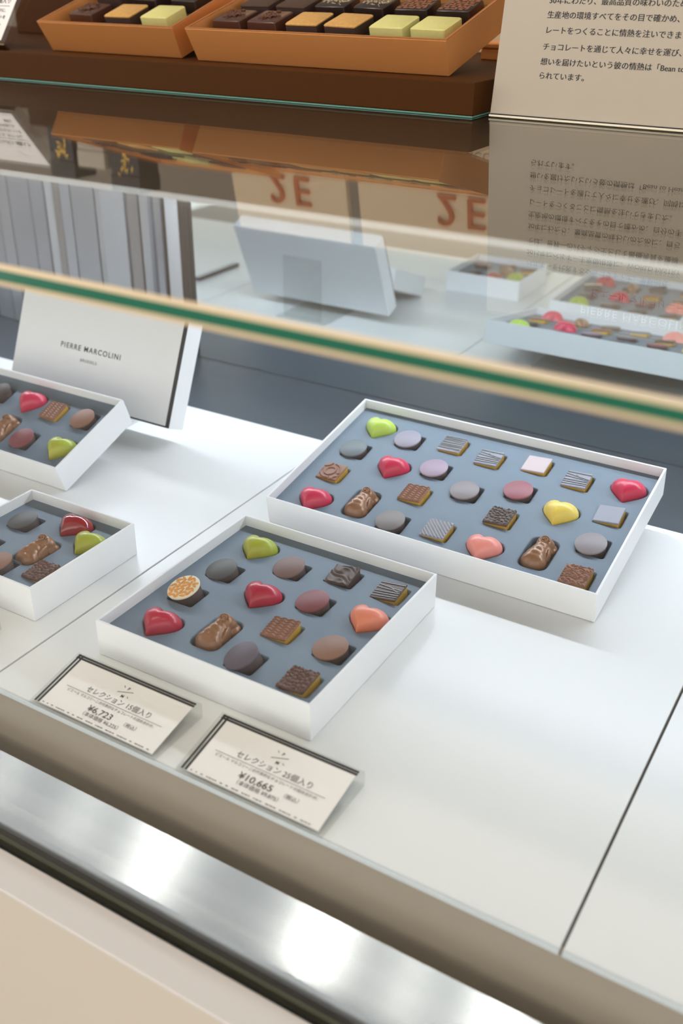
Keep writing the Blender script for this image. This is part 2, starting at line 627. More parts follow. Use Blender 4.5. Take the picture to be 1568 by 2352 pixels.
def relief(kind, u, v):
    if kind == 'chevron':
        return 0.0020 * tri(v * 8 + (0.6 * tri(u * 3.5)))
    if kind == 'crackle':
        d1, d2 = vor(u, v, 6.5)
        return 0.0026 * min(1, (d2 - d1) * 2.2)
    if kind == 'crackle2':
        d1, d2 = vor(u + 0.15 * math.sin(v * 9), v * 1.3, 6, 3)
        return 0.0028 * min(1, (d2 - d1) * 1.8)
    if kind == 'wavy':
        return 0.0013 * (1 + math.sin(20 * (u * 0.6 + v) + 2.6 * math.sin(7 * u) + 1.8 * math.sin(11 * v + 4 * u)))
    if kind == 'swirl':
        a = math.hypot(u - 0.45, v - 0.5)
        b = math.hypot(u - 0.05, v - 1.0)
        c = math.hypot(u - 1.0, v - 0.0)
        f = min(a, b, c)
        return 0.002 if (0.2 < f < 0.28 or 0.40 < f < 0.46) else 0.0
    if kind == 'ribbed':
        return 0.0014 if tri((u * 0.75 + v * 0.75) * 6) > 0.62 else 0.0
    if kind == 'wood':
        w_ = v * 11 + 0.8 * math.sin(u * 5 + v * 9) + 0.5 * math.sin(u * 13 + 3 * v)
        return -0.0011 if tri(w_) > 0.72 else 0.0
    return 0.0


def sq_top(kind, m, n=44):
    def fn():
        hw = 0.0225
        mb = MB()
        vs, fs = [], []
        for j in range(n + 1):
            for i in range(n + 1):
                u, v = i / n, j / n
                e = min(u, v, 1 - u, 1 - v) * n
                hgt = 0.0075 + relief(kind, u, v) if e > 0.5 else 0.0068
                vs.append((-hw + 2 * hw * u, -hw + 2 * hw * v, hgt))
        for j in range(n):
            for i in range(n):
                a = j * (n + 1) + i
                fs.append((a, a + 1, a + n + 2, a + n + 1))
        rim = [i for i in range(n + 1)] + [j * (n + 1) + n for j in range(1, n + 1)] + [n * (n + 1) + i for i in range(n - 1, -1, -1)] + [j * (n + 1) for j in range(n - 1, 0, -1)]
        b0 = len(vs)
        for r in rim:
            vs.append((vs[r][0] * 1.0, vs[r][1] * 1.0, 0.0045))
        L = len(rim)
        for i in range(L):
            fs.append((rim[i], b0 + i, b0 + (i + 1) % L, rim[(i + 1) % L]))
        fs.append(tuple(b0 + i for i in range(L)))
        mb.add(vs, fs)
        return as_mesh(mb, 'top', m)
    return shared(('st', kind, m.name), fn)


def bars(mb, segs, z, wd, hw):
    for (x0, y0, x1, y1) in segs:
        a, b = Vector((x0, y0)), Vector((x1, y1))
        t = (b - a).normalized()
        nn = Vector((-t.y, t.x)) * wd
        q = [a + nn, a - nn, b - nn, b + nn]
        mb.prism([(max(-hw, min(hw, p.x)), max(-hw, min(hw, p.y))) for p in q], z - 0.0006, z + 0.0007, 'z')
    return mb


def stripe_mesh(m, which):
    def fn():
        hw = 0.0222
        if which == 'stripes':
            sg = [(-1, .82, 1, .74), (-1, .55, 1, .12), (-1, .22, 1, -.02), (-1, -.2, 1, -.22), (-1, -.45, 1, -.48), (-1, -.75, 1, -.7), (-.2, .5, 1, -.25)]
        elif which == 'diag':
            sg = []
            for k_ in range(-5, 6):
                c = k_ * 0.34
                pts = [(-1, c + 1.0), (1, c - 1.0)]
                (xa, ya), (xb, yb) = pts
                if ya > 1:
                    xa, ya = xa + (ya - 1), 1
                if yb < -1:
                    xb, yb = xb - (-1 - yb), -1
                if xb - xa > 0.15:
                    sg.append((xa, ya, xb, yb))
        else:
            sg = [(-1, .9 - i * .17 + .03 * math.sin(i * 2.7), 1, .9 - i * .17 + .05 * math.sin(i * 4.1)) for i in range(11)]
        return as_mesh(bars(MB(), [tuple(q * hw for q in s_) for s_ in sg], 0.0077, 0.0008 if which != 'diag' else 0.0012, hw), 'stripe_pattern', m, False)
    return shared(('stripe', which, m.name), fn)


def leaf_poly(cx_, cy_, a, L, wd, n=7):
    pts = []
    for i in range(n + 1):
        t = i / n
        pts.append((L * (t - .5), wd * math.sin(math.pi * t)))
    for i in range(n - 1, 0, -1):
        t = i / n
        pts.append((L * (t - .5), -wd * math.sin(math.pi * t)))
    ca, sa = math.cos(a), math.sin(a)
    return [(cx_ + x * ca - y * sa, cy_ + x * sa + y * ca) for x, y in pts]


def leaf_mesh(m, shape, R, z, key):
    def fn():
        mb = MB()
        pitch = 0.0112 * R / 0.0255
        rnd = random.Random(5)
        for j in range(-4, 5):
            for i in range(-4, 5):
                px, py = i * pitch + (j % 2) * pitch / 2, j * pitch * 0.86
                ang = ((i + 2 * j) % 3) * math.pi / 3 + rnd.uniform(-.15, .15)
                for sgn in (-1, 1):
                    ox = -math.sin(ang) * 0.0025 * sgn * R / 0.0255
                    oy = math.cos(ang) * 0.0025 * sgn * R / 0.0255
                    lp = leaf_poly(px + ox, py + oy, ang + sgn * 0.35, 0.0116 * R / 0.0255, 0.0021 * R / 0.0255)
                    if shape == 'round':
                        ok = math.hypot(px + ox, py + oy) < R * 0.95
                        lp = [(p[0] * min(1, R / max(1e-6, math.hypot(*p))), p[1] * min(1, R / max(1e-6, math.hypot(*p)))) for p in lp]
                    else:
                        ok = max(abs(px + ox), abs(py + oy)) < R * 0.96
                        lp = [(max(-R, min(R, p[0])), max(-R, min(R, p[1]))) for p in lp]
                    if ok:
                        mb.prism(lp, z - 0.0003, z + 0.0003, 'z')
        return as_mesh(mb, 'leaf_pattern', m, False)
    return shared(('leaf', key), fn)


def blob(ells, vox, name, m, it=6):
    """one continuous surface over overlapping ellipsoids (x,y,z,rx,ry,rz[,rotz])"""
    bm = bmesh.new()
    for e in ells:
        mt = Matrix.Translation(Vector(e[:3]) * S) @ Matrix.Rotation(e[6] if len(e) > 6 else 0, 4, 'Z') @ Matrix.Diagonal((e[3] * S, e[4] * S, e[5] * S, 1))
        bmesh.ops.create_uvsphere(bm, u_segments=20, v_segments=12, radius=1.0, matrix=mt)
    me = bpy.data.meshes.new('tmp')
    bm.to_mesh(me)
    bm.free()
    o = bpy.data.objects.new('tmp', me)
    C.objects.link(o)
    rm = o.modifiers.new('r', 'REMESH')
    rm.mode = 'VOXEL'
    rm.voxel_size = vox * S
    sm = o.modifiers.new('s', 'SMOOTH')
    sm.iterations = it
    sm.factor = 0.5
    bpy.context.view_layer.update()
    dg = bpy.context.evaluated_depsgraph_get()
    r = bpy.data.meshes.new_from_object(o.evaluated_get(dg))
    r.name = name
    bpy.data.objects.remove(o)
    r.materials.clear()
    r.materials.append(m)
    r.polygons.foreach_set('use_smooth', [True] * len(r.polygons))
    return r


def seal_body(m):
    u = 0.001
    E = [(-1, -20, -7, 23, 20, 25), (-1, -12, -3, 19, 20, 22), (0, -2, 1, 15, 17, 18), (1, 9, 3, 12.5, 14, 15), (2, 21, 3, 14.5, 15, 15.5),
         (9, 26, -3, 10, 10, 13), (17, 3, -3, 4, 15, 13, 0.2), (15, 24, -14, 10, 14, 12)]
    return shared(('seal', m.name), lambda: blob([tuple(q * u for q in e[:6]) + tuple(e[6:]) for e in E], 0.0014, 'body', m, 4))


def seal_eye(m):
    def fn():
        mb = MB()
        n, k_ = 60, 8
        vs, fs = [], []
        for i in range(n):
            t = i / (n - 1)
            a = 2 * math.pi * 1.6 * t
            r = 0.0082 - 0.0055 * t
            c = Vector((r * math.cos(a), r * math.sin(a), 0.001 * t))
            d = Vector((math.cos(a), math.sin(a), 0))
            for j in range(k_):
                b = 2 * math.pi * j / k_
                vs.append(c + (d * math.cos(b) + Vector((0, 0, 1)) * math.sin(b)) * 0.0014)
        for i in range(n - 1):
            for j in range(k_):
                fs.append((i * k_ + j, i * k_ + (j + 1) % k_, (i + 1) * k_ + (j + 1) % k_, (i + 1) * k_ + j))
        mb.add(vs, fs)
        mb.lathe([(0.0005, -0.001), (0.0025, -0.001), (0.0022, 0.001), (0.0008, 0.0018)], 16)
        return as_mesh(mb, 'eye_swirl', m, 'all')
    return shared(('eye', m.name), fn)


def choc_mat(name, rgb, rough=0.5):
    return mat('chocolate_' + name, rgb, rough, 0, 0.5, bump=0.05, bscale=500, var=0.05, vscale=120)


K = {
    'lime': heart_mat('shell_lime', (188, 214, 92), (178, 206, 82), 0.33),
    'green': heart_mat('shell_green', (168, 182, 62), (176, 166, 40), 0.3),
    'red': heart_mat('shell_red', (184, 32, 62), (172, 28, 52), 0.27),
    'pinkred': heart_mat('shell_pink_red', (208, 44, 84), (196, 36, 68), 0.3),
    'salmon': heart_mat('shell_salmon', (240, 146, 128), (240, 132, 84), 0.33),
    'pinksalmon': heart_mat('shell_pink_salmon', (240, 150, 140), (238, 140, 124), 0.33),
    'yellow': heart_mat('shell_yellow', (238, 214, 110), (236, 200, 76), 0.33),
    'glossred': heart_mat('shell_gloss_red', (158, 8, 26), (150, 6, 24), 0.08, 0.6),
    'brown': choc_mat('milk', (140, 100, 80)), 'mauve': choc_mat('mauve', (122, 94, 88)), 'darkgrey': choc_mat('grey', (84, 82, 80)),
    'slate': choc_mat('slate', (100, 108, 112)), 'rose': choc_mat('rose', (148, 82, 92)), 'lilac': choc_mat('lilac', (160, 138, 156)),  # slate and lilac bases carry the cool lamp sheen over brown chocolate
    'lavender': choc_mat('lavender', (146, 140, 154)), 'mauvesheen': choc_mat('mauve_sheen', (136, 126, 130)), 'dark': choc_mat('dark', (62, 44, 40)),  # lavender and grey mauve include the same cool sheen in their colour
    'purple': choc_mat('purple_grey', (92, 82, 92)), 'redbrown': choc_mat('red_brown', (128, 62, 66)), 'palepink': choc_mat('pale_pink', (196, 178, 180)),
    'milkrelief': choc_mat('milk_relief', (142, 94, 70)), 'darkrelief': choc_mat('dark_relief', (84, 66, 58)), 'greysheensq': choc_mat('grey_sheen_square', (138, 138, 150)),  # grey square base has the cool sheen put into its colour
    'silversheen': choc_mat('silver_sheen_square', (164, 160, 170)), 'cocoa': choc_mat('cocoa', (96, 62, 48)), 'line': choc_mat('dark_line', (44, 30, 28), 0.3),  # silver base likewise holds the lamp sheen as colour
    'seal': mat('chocolate_bronze', (142, 99, 68), 0.28, 0.1, 0.5), 'leafwhite': choc_mat('white_disc', (240, 228, 200)), 'leaforange': choc_mat('orange_leaf', (226, 146, 40)),
    'ash': choc_mat('ash', (122, 112, 110)),
}


def choc(box_mtx, kind, x, y, z, col, label, group, rz=0.0, tilt=(0, 0), opt=None, dz=0.0, sc=1.0):
    """one chocolate = Empty at its base with its parts"""
    names = {'heart': 'heart_chocolate', 'round': 'round_chocolate', 'sq': 'square_chocolate', 'seal': 'seal_chocolate'}
    e = bpy.data.objects.new(names[kind], None)
    C.objects.link(e)
    e.empty_display_size = 0.01
    loc = Matrix.Translation(Vector((x, y, z + dz)) * S) @ Matrix.Rotation(rz, 4, 'Z') @ Matrix.Rotation(tilt[0], 4, 'X') @ Matrix.Rotation(tilt[1], 4, 'Y')
    e.matrix_world = box_mtx @ loc
    if sc != 1.0:
        e.scale = (sc, sc, sc)
    tag(e, label, 'chocolate', group)
    m = K[col]
    if kind == 'heart':
        place('shell', heart_mesh(m), e)
    elif kind == 'round':
        place('body', round_body(K['dark'] if opt != 'leaf' else K['dark']), e)
        place('top_disc', round_disc(m), e)
        if opt == 'leaf':
            place('leaf_pattern', leaf_mesh(K['leaforange'], 'round', 0.0258, 0.0084, 'orange'), e)
    elif kind == 'sq':
        side = M_gold if opt[1] else K['dark']
        place('side', sq_side(side), e)
        place('top', sq_top(opt[0], m), e)
        if opt[0] in ('stripes', 'diag', 'lines'):
            place('stripe_pattern', stripe_mesh(K['line'], opt[0]), e)
    else:
        place('body', seal_body(m), e)
        place('eye_swirl', seal_eye(m), e, (0.003, 0.0195, 0.0172), (rad(6), rad(6), 0))
    return e


OFF = {'heart': (1.0, -2, 0.001, 1.05), 'round': (0.9, -4, 0.0, 1.10), 'sq': (0.7, -5, -0.0008, 1.10), 'seal': (1.0, 0, 0.0015, 1.05)}


def white_box(pos, tilt, w, d, h, label, group, items, extra_pockets=(), lean=11.0, boxtag='white boxes of chocolates'):
    root = tag(empty('chocolate_box', pos, (rad(tilt), 0, 0)), label, 'chocolate box', boxtag)
    bpy.context.view_layer.update()
    mtx = root.matrix_world.copy()
    carton(root, w, d, h)
    z = h - TR
    pk = [('heart' if i[0] == 'heart' else ('seal' if i[0] == 'seal' else 'sq'), i[1] + ({'round': 0.005, 'sq': 0.0035, 'heart': 0.002}.get(i[0], 0)), i[2] + (0.003 if i[0] == 'heart' else 0.001)) for i in items] + list(extra_pockets)
    pocket_sheet(w, d, z, pk, 0.040, 0.0046).build('tray_insert', M_tray, root, True)
    rnd = random.Random(len(items))
    for it in items:
        kind, x, y, col, opt, lab = it[:6]
        tl = it[6] if len(it) > 6 else (0, 0)
        dz = it[7] if len(it) > 7 else 0.0
        rz = rnd.uniform(-0.04, 0.04)
        choc(mtx, kind, x, y, z, col, lab, group, rz, (rad(tl[0] + lean * OFF[kind][0] + rnd.uniform(-2, 2)), rad(tl[1] + OFF[kind][1] + rnd.uniform(-2, 2))), opt, dz + OFF[kind][2], OFF[kind][3])
    return root


# ---- square box of fifteen, in the middle
white_box((-1.016, 0.9455, 0.0005), 0, 0.4105, 0.4145, 0.0674,
          'square open white box of fifteen chocolates in the middle of the shelf', 'chocolates in the square white box', [
    ('heart', .0765, .343, 'green', None, 'green heart chocolate at the back left corner of the square white box'),
    ('round', .0675, .2505, 'darkgrey', None, 'dark grey round chocolate in front of the green heart in the square white box', (0, -3)),
    ('round', .166, .318, 'mauve', None, 'mauve brown round chocolate beside the green heart in the square white box', (2, -4)),
    ('sq', .2600, .345, 'darkrelief', ('wavy', False), 'dark square chocolate with a wavy relief at the back of the square white box', (2, -3)),
    ('sq', .3545, .343, 'darkrelief', ('stripes', True), 'dark striped square chocolate, gold sided, back right corner of the square white box', (0, -3)),
    ('round', .0575, .1575, 'leafwhite', 'leaf', 'round white chocolate with orange leaf pattern in the square white box', (4, -6), .009),
    ('heart', .1715, .2155, 'red', None, 'red heart chocolate in the middle of the square white box'),
    ('round', .2595, .248, 'redbrown', None, 'red brown round chocolate right of the middle red heart in the square white box', (0, -3)),
    ('heart', .362, .248, 'salmon', None, 'salmon orange heart chocolate at the right side of the square white box'),
    ('heart', .0755, .0635, 'red', None, 'red heart chocolate at the front left corner of the square white box'),
    ('seal', .1715, .094, 'seal', None, 'brown animal shaped chocolate beside the front left red heart of the square white box'),
    ('sq', .2570, .154, 'milkrelief', ('chevron', True), 'milk chocolate square with chevron relief in the square white box', (0, -4)),
    ('round', .354, .151, 'brown', None, 'milk brown round chocolate in front of the salmon heart in the square white box', (0, -2)),
    ('round', .2500, .058, 'purple', None, 'tilted purple grey round chocolate near the front edge of the square white box', (6, -13), .004),
    ('sq', .3535, .057, 'cocoa', ('crackle', True), 'dark crackled square chocolate at the front right corner of the square white box', (0, -4)),
])

# ---- wide box of twenty-five, at the right, propped up at the back
B25 = (-1.028, 1.4572, 0.0005)
g25 = 'chocolates in the wide white box'
wb = 'of the wide white box'
white_box(B25, 10, 0.6815, 0.4085, 0.0647, 'wide open white box of twenty-five chocolates propped up at the right', g25, lean=5.0, items=[
    ('heart', .0746, .332, 'lime', None, 'lime green heart chocolate at the back left corner ' + wb),
    ('round', .0650, .241, 'slate', None, 'slate grey round chocolate in front of the lime heart ' + wb),
    ('sq', .0660, .148, 'milkrelief', ('swirl', True), 'milk chocolate square with ring relief at the left side ' + wb),
    ('heart', .0780, .0505, 'pinkred', None, 'pink red heart chocolate at the front left corner ' + wb),
    ('round', .1550, .318, 'lavender', None, 'lavender grey round chocolate right of the lime heart ' + wb),
    ('heart', .1710, .211, 'pinkred', None, 'pink red heart chocolate in the second column from the left ' + wb),
    ('seal', .1720, .082, 'seal', None, 'brown animal shaped chocolate beside the front left red heart ' + wb),
    ('sq', .2520, .338, 'silversheen', ('lines', True), 'silvery square chocolate with fine wood grain lines at the back ' + wb),
    ('round', .2545, .243, 'lilac', None, 'lilac round chocolate in front of the wood grain square ' + wb),
    ('sq', .2560, .150, 'milkrelief', ('chevron', True), 'milk chocolate square with chevron relief ' + wb),
    ('round', .2550, .052, 'ash', None, 'ash grey round chocolate, leftmost round at the front edge ' + wb),
    ('sq', .3420, .323, 'greysheensq', ('stripes', True), 'grey striped square chocolate left of the pale pink square ' + wb),
    ('round', .3440, .199, 'mauvesheen', None, 'grey mauve round chocolate at the centre ' + wb),
    ('sq', .3475, .066, 'silversheen', ('diag', True), 'square chocolate with bold diagonal stripes near the front ' + wb),
    ('sq', .4390, .340, 'palepink', ('plain', True), 'plain pale pink square chocolate at the back ' + wb),
    ('round', .4395, .242, 'rose', None, 'rose pink round chocolate in front of the pale pink square ' + wb),
    ('sq', .4400, .150, 'darkrelief', ('crackle', True), 'dark crackled square chocolate near the middle ' + wb),
    ('heart', .4460, .051, 'pinksalmon', None, 'salmon pink heart chocolate at the front ' + wb),
    ('sq', .5305, .322, 'greysheensq', ('stripes', True), 'grey striped square chocolate right of the pale pink square ' + wb),
    ('heart', .5355, .207, 'yellow', None, 'yellow heart chocolate at the right ' + wb),
    ('seal', .5440, .084, 'seal', None, 'brown animal shaped chocolate beside the salmon pink heart ' + wb),
    ('heart', .6290, .327, 'pinkred', None, 'pink red heart chocolate at the back right corner ' + wb),
    ('sq', .6235, .2405, 'greysheensq', ('plain', True), 'plain grey square chocolate at the right side ' + wb),
    ('round', .6220, .143, 'mauvesheen', None, 'grey round chocolate behind the brown crackled square ' + wb),
    ('sq', .6275, .049, 'milkrelief', ('crackle2', True), 'milk brown crackled square chocolate at the front right corner ' + wb),
])

# ---- small box at the left edge
gl = 'chocolates in the small left white box'
lb = 'of the small white box at the left'
white_box((-1.4424, 0.9565, 0.0005), 0, 0.269, 0.265, 0.0679, 'small open white box of chocolates at the left, left of the square box', gl, [
    ('round', .0610, .1818, 'darkgrey', None, 'dark grey round chocolate at the back ' + lb, (0, -3)),
    ('heart', .1565, .2146, 'glossred', None, 'glossy dark red heart chocolate at the back ' + lb),
    ('seal', .1610, .1150, 'seal', None, 'brown animal shaped chocolate in the middle ' + lb),
    ('heart', .2260, .1797, 'green', None, 'green heart chocolate at the back right ' + lb),
    ('round', .1380, .0460, 'brown', None, 'milk brown round chocolate at the front ' + lb, (0, -4)),
    ('sq', .2254, .0667, 'cocoa', ('crackle', True), 'dark crackled square chocolate at the front right ' + lb, (0, -3)),
    ('round', .0560, .0850, 'mauve', None, 'mauve round chocolate at the left edge ' + lb),
])

# ---- tilted box at the far left
gt = 'chocolates in the tilted left white box'
tb = 'of the tilted white box at far left'
white_box((-1.99, 1.3411, 0.0005), 19.46, 0.515, 0.2358, 0.0672, 'steeply tilted open white box of chocolates at the far left in front of the lid', gt, lean=7.0, items=[
    ('heart', .2768, .1697, 'pinkred', None, 'pink red heart chocolate at the back ' + tb),
    ('sq', .3576, .1635, 'milkrelief', ('chevron', True), 'chevron relief milk chocolate square at the back ' + tb),
    ('round', .4477, .1637, 'brown', None, 'milk brown round chocolate at the back right ' + tb),
    ('seal', .2760, .0750, 'seal', None, 'brown animal shaped chocolate near the front ' + tb),
    ('round', .3516, .0621, 'redbrown', None, 'red brown round chocolate at the front ' + tb),
    ('heart', .4580, .0655, 'green', None, 'yellow green heart chocolate at the front right ' + tb),
    ('round', .1775, .1720, 'dark', None, 'very dark round chocolate at the back ' + tb),
    ('heart', .1800, .0655, 'yellow', None, 'yellow heart chocolate at the front left ' + tb),
    ('sq', .0800, .1635, 'darkrelief', ('stripes', True), 'dark striped square chocolate at the back left ' + tb),
    ('round', .0800, .0621, 'mauve', None, 'mauve round chocolate at the front left ' + tb),
])


# ---- clear acrylic risers under the two tilted boxes
def riser(x0, x1, y0, y1, z, label):
    r = tag(empty('acrylic_riser', ((x0 + x1) / 2, y0, 0.0005)), label, 'acrylic stand')
    w = (x1 - x0) / 2
    t = 0.006
    MB().box(-w, w, 0, y1 - y0, 0, t).build('base', M_acryl, r)
    MB().box(-w, w, y1 - y0 - t, y1 - y0, t, z).build('upright', M_acryl, r)
    return r


riser(-0.90, -0.48, 1.58, 1.80, 0.052, 'clear acrylic riser under the back of the wide white box')
riser(-1.85, -1.62, 1.42, 1.54, 0.058, 'clear acrylic riser under the back of the tilted white box')

# ---- lid leaning on an acrylic easel
LT_ = rad(66.58)
lid = tag(empty('lettered_lid', (-1.9401, 1.6771, 0.0285), (LT_, 0, 0)), 'white box lid with small black lettering leaning upright at the back left', 'box lid')
lw, ll, lh = 0.516, 0.2613, 0.0569
MB().box(0, lw, 0, ll, 0, lh - 0.002).build('lid_shell', M_white, lid, bevel=0.002)
MB().box(0.002, lw - 0.0, 0.001, ll - 0.001, lh - 0.0019, lh - 0.0004).build('black_liner', M_ink, lid)
MB().box(0.0, lw - 0.010, 0.005, ll, lh - 0.0006, lh + 0.0012).build('face_panel', M_white, lid, bevel=0.0006)
lt = MB()
pm = Matrix.Translation((0, 0, lh + 0.0013))
text_mb(lt, 'PIERRE MARCOLINI', 0.0185, 0.245, 0.128, pm, 'CENTER', space=1.25, bold=0.0002)
text_mb(lt, 'BRUSSELS', 0.0100, 0.245, 0.103, pm, 'CENTER', space=1.3)
lt.build('lettering', M_ink, lid, recalc=False)
ez = tag(empty('acrylic_easel', (-1.68, 1.60, 0.0005)), 'clear acrylic easel holding up the white lid at the back left', 'acrylic stand')
MB().box(-0.09, 0.09, 0.0, 0.20, 0, 0.006).build('base', M_acryl, ez)
MB().box(-0.09, 0.09, -0.002, 0.004, 0.006, 0.022).build('front_lip', M_acryl, ez)
MB().box(-0.07, 0.07, 0.178, 0.184, 0.006, 0.20).build('back_plate', M_acryl, ez)

# dark rail lying on the shelf at the very back left, seen only in the mirror
rl = tag(empty('metal_rail', (-2.245, 1.36, 0.0005)), 'dark metal rail lying on the shelf behind the tilted box at the far left', 'rail')
MB().box(-0.012, 0.012, 0, 0.24, 0, 0.012).build('rail_bar', M_frame, rl, bevel=0.001)
MB().box(-0.004, 0.004, 0, 0.24, 0.0121, 0.0125).build('rail_inlay', M_alu, rl)


# ================================================================== PRICE CARDS IN ACRYLIC WEDGES
def price_card(x0, x1, y0, y1, title, price, net, label, group='price cards along the shelf front'):
    w, d = x1 - x0, y1 - y0
    r = tag(empty('price_card_stand', (x0, y0, 0.0005)), label, 'price card', group)
    hf, hb = 0.004, 0.025
    MB().prism([(0, 0), (d, 0), (d, hb), (0, hf)], 0, w).build('acrylic_block', M_acryl, r)
    a = math.atan2(hb - hf, d)
    pl = Matrix.Translation((0, 0, hf + 0.0006)) @ Matrix.Rotation(a, 4, 'X')
    L = d / math.cos(a)
    MB().box(0.014, w - 0.008, 0.004, L - 0.010, 0, 0.0008, pl).build('paper_card', M_paper, r)
    bd = MB()
    for o_ in (0.0090, 0.0155):  # one line of each pair models the border's reflection in the acrylic
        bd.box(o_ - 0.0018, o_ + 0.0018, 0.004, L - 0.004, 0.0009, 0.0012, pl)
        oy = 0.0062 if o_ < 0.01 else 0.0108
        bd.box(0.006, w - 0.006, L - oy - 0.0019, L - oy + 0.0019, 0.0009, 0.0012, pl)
    bd.build('border_and_reflection', M_ink, r)
    tx = MB()
    q = pl @ Matrix.Translation((0, 0, 0.0012))
    c = w / 2 + 0.004
    tx.box(c - 0.013, c + 0.013, L - 0.0352, L - 0.0346, 0, 0.0003, q @ Matrix.Translation((c, L - 0.035, 0)) @ Matrix.Rotation(0.32, 4, 'Z') @ Matrix.Translation((-c, -L + 0.035, 0)))
    text_mb(tx, 'P', 0.0075, c + 0.001, L - 0.030, q, 'CENTER', bold=0.0001)
    text_mb(tx, 'M', 0.0075, c + 0.001, L - 0.046, q, 'CENTER', bold=0.0001)
    for ddx, ddy in ((-0.008, -0.026), (0.010, -0.042)):
        tx.box(-0.002, 0.002, -0.0004, 0.0004, 0, 0.0003, q @ Matrix.Translation((c + ddx, L + ddy, 0)) @ Matrix.Rotation(-0.8, 4, 'Z'))
    text_mb(tx, title, 0.0125, c + 0.004, L - 0.0595, q, 'CENTER')
    tx.box(0.034, w - 0.026, L - 0.0640, L - 0.0636, 0, 0.0003, q)
    text_mb(tx, 'ピエール マルコリーニの代表的なチョコレートの詰め合わせ。', 0.0062, c, L - 0.0715, q, 'CENTER')
    text_mb(tx, price, 0.0150, c - 0.008, L - 0.0890, q, 'CENTER', bold=0.0001, sx=1.15)
    text_mb(tx, '（税込）', 0.0085, c + 0.034, L - 0.0880, q, 'LEFT')
    text_mb(tx, net, 0.0088, c + 0.002, L - 0.0985, q, 'CENTER')
    rnd = random.Random(3)
    xx = 0.022
    while xx < w - 0.02:          # minute unreadable print along the foot of the card
        ww = rnd.uniform(0.002, 0.006)
        tx.box(xx, xx + ww, 0.0068, 0.0080, 0, 0.0002, q)
        xx += ww + rnd.choice((0.0012, 0.0012, 0.006))
    tx.build('lettering', M_gink, r)
    return r


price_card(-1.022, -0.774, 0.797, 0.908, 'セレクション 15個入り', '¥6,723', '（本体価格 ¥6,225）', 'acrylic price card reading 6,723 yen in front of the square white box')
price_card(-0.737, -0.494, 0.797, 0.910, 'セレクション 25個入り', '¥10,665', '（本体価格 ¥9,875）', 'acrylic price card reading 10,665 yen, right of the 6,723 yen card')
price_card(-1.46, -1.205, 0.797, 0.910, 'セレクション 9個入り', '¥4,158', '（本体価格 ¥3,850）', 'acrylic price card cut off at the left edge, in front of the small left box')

# ================================================================== ON TOP OF THE GLASS
ZT = 0.7525
bd_ = tag(empty('display_board', (-2.0, 1.8124, ZT)), 'brown metallic display board carrying the copper boxes on the glass top', 'display board')
MB().box(-1.3, 1.2044, 0.002, 0.75, 0.0026, 0.0599).build('board_body', M_board, bd_, bevel=0.002)
MB().box(-1.3, 1.2044, 0, 0.75, 0, 0.0025).build('glass_foot', mat('teal_glass_foot', (92, 142, 126), 0.15), bd_)


def copper_box(pos, tilt, w, d, h, items, label, group):
    root = tag(empty('copper_box', pos, (rad(tilt), 0, 0)), label, 'chocolate box', 'copper boxes of chocolates')
    bpy.context.view_layer.update()
    mtx = root.matrix_world.copy()
    carton(root, w, d, h, M_copper, 0.006, 0.006, 0.016)
    mb = MB()
    fl, ff, wl = 0.006, 0.016, 0.0062
    zz = h - 0.001
    f = zz / h
    # bright folded rim
    o = [(-fl, -ff), (w + fl, -ff), (w + fl, d + fl), (-fl, d + fl)]
    i_ = [(-fl + wl, -ff + wl), (w + fl - wl, -ff + wl), (w + fl - wl, d + fl - wl), (-fl + wl, d + fl - wl)]
    vs = [(x, y, h + 0.0004) for x, y in o] + [(x, y, h + 0.0004) for x, y in i_] + [(x, y, h + 0.0014) for x, y in o] + [(x, y, h + 0.0014) for x, y in i_]
    fs = []
    for k_ in range(4):
        j = (k_ + 1) % 4
        fs += [(8 + k_, 8 + j, 12 + j, 12 + k_), (k_, j, 8 + j, 8 + k_), (4 + k_, 4 + j, 12 + j, 12 + k_), (k_, j, 4 + j, 4 + k_)]
    mb.add(vs, fs)
    mb.build('rim', M_coppere, root)
    MB().box(0.0075, w - 0.0075, 0.0075, d - 0.0075, 0.034, 0.040).build('tray_insert', M_darktray, root)
    for it in items:
        ganache(mtx, *it, group)
    return root


MT = {
    'nib': choc_mat('nib_brown', (74, 44, 32), 0.25), 'nibs': choc_mat('cocoa_nibs', (92, 52, 30), 0.5),
    'tan': mat('cocoa_dusted_tan', (198, 152, 86), 0.85, bump=0.7, bscale=500, var=0.2, vscale=250),
    'pale': mat('matcha_dusted_cream', (206, 200, 128), 0.85, bump=0.5, bscale=500, var=0.05, vscale=200),
    'cocoa': mat('cocoa_dusted_dark', (72, 50, 36), 0.9, bump=0.8, bscale=600, var=0.25, vscale=300),
    'plain': choc_mat('plain_dark', (42, 28, 24), 0.25), 'sprinkle': choc_mat('cream_flecks', (206, 190, 150)), 'lace': choc_mat('copper_lace', (132, 78, 50), 0.35),
    'under': choc_mat('truffle_side', (58, 36, 26), 0.6),
}


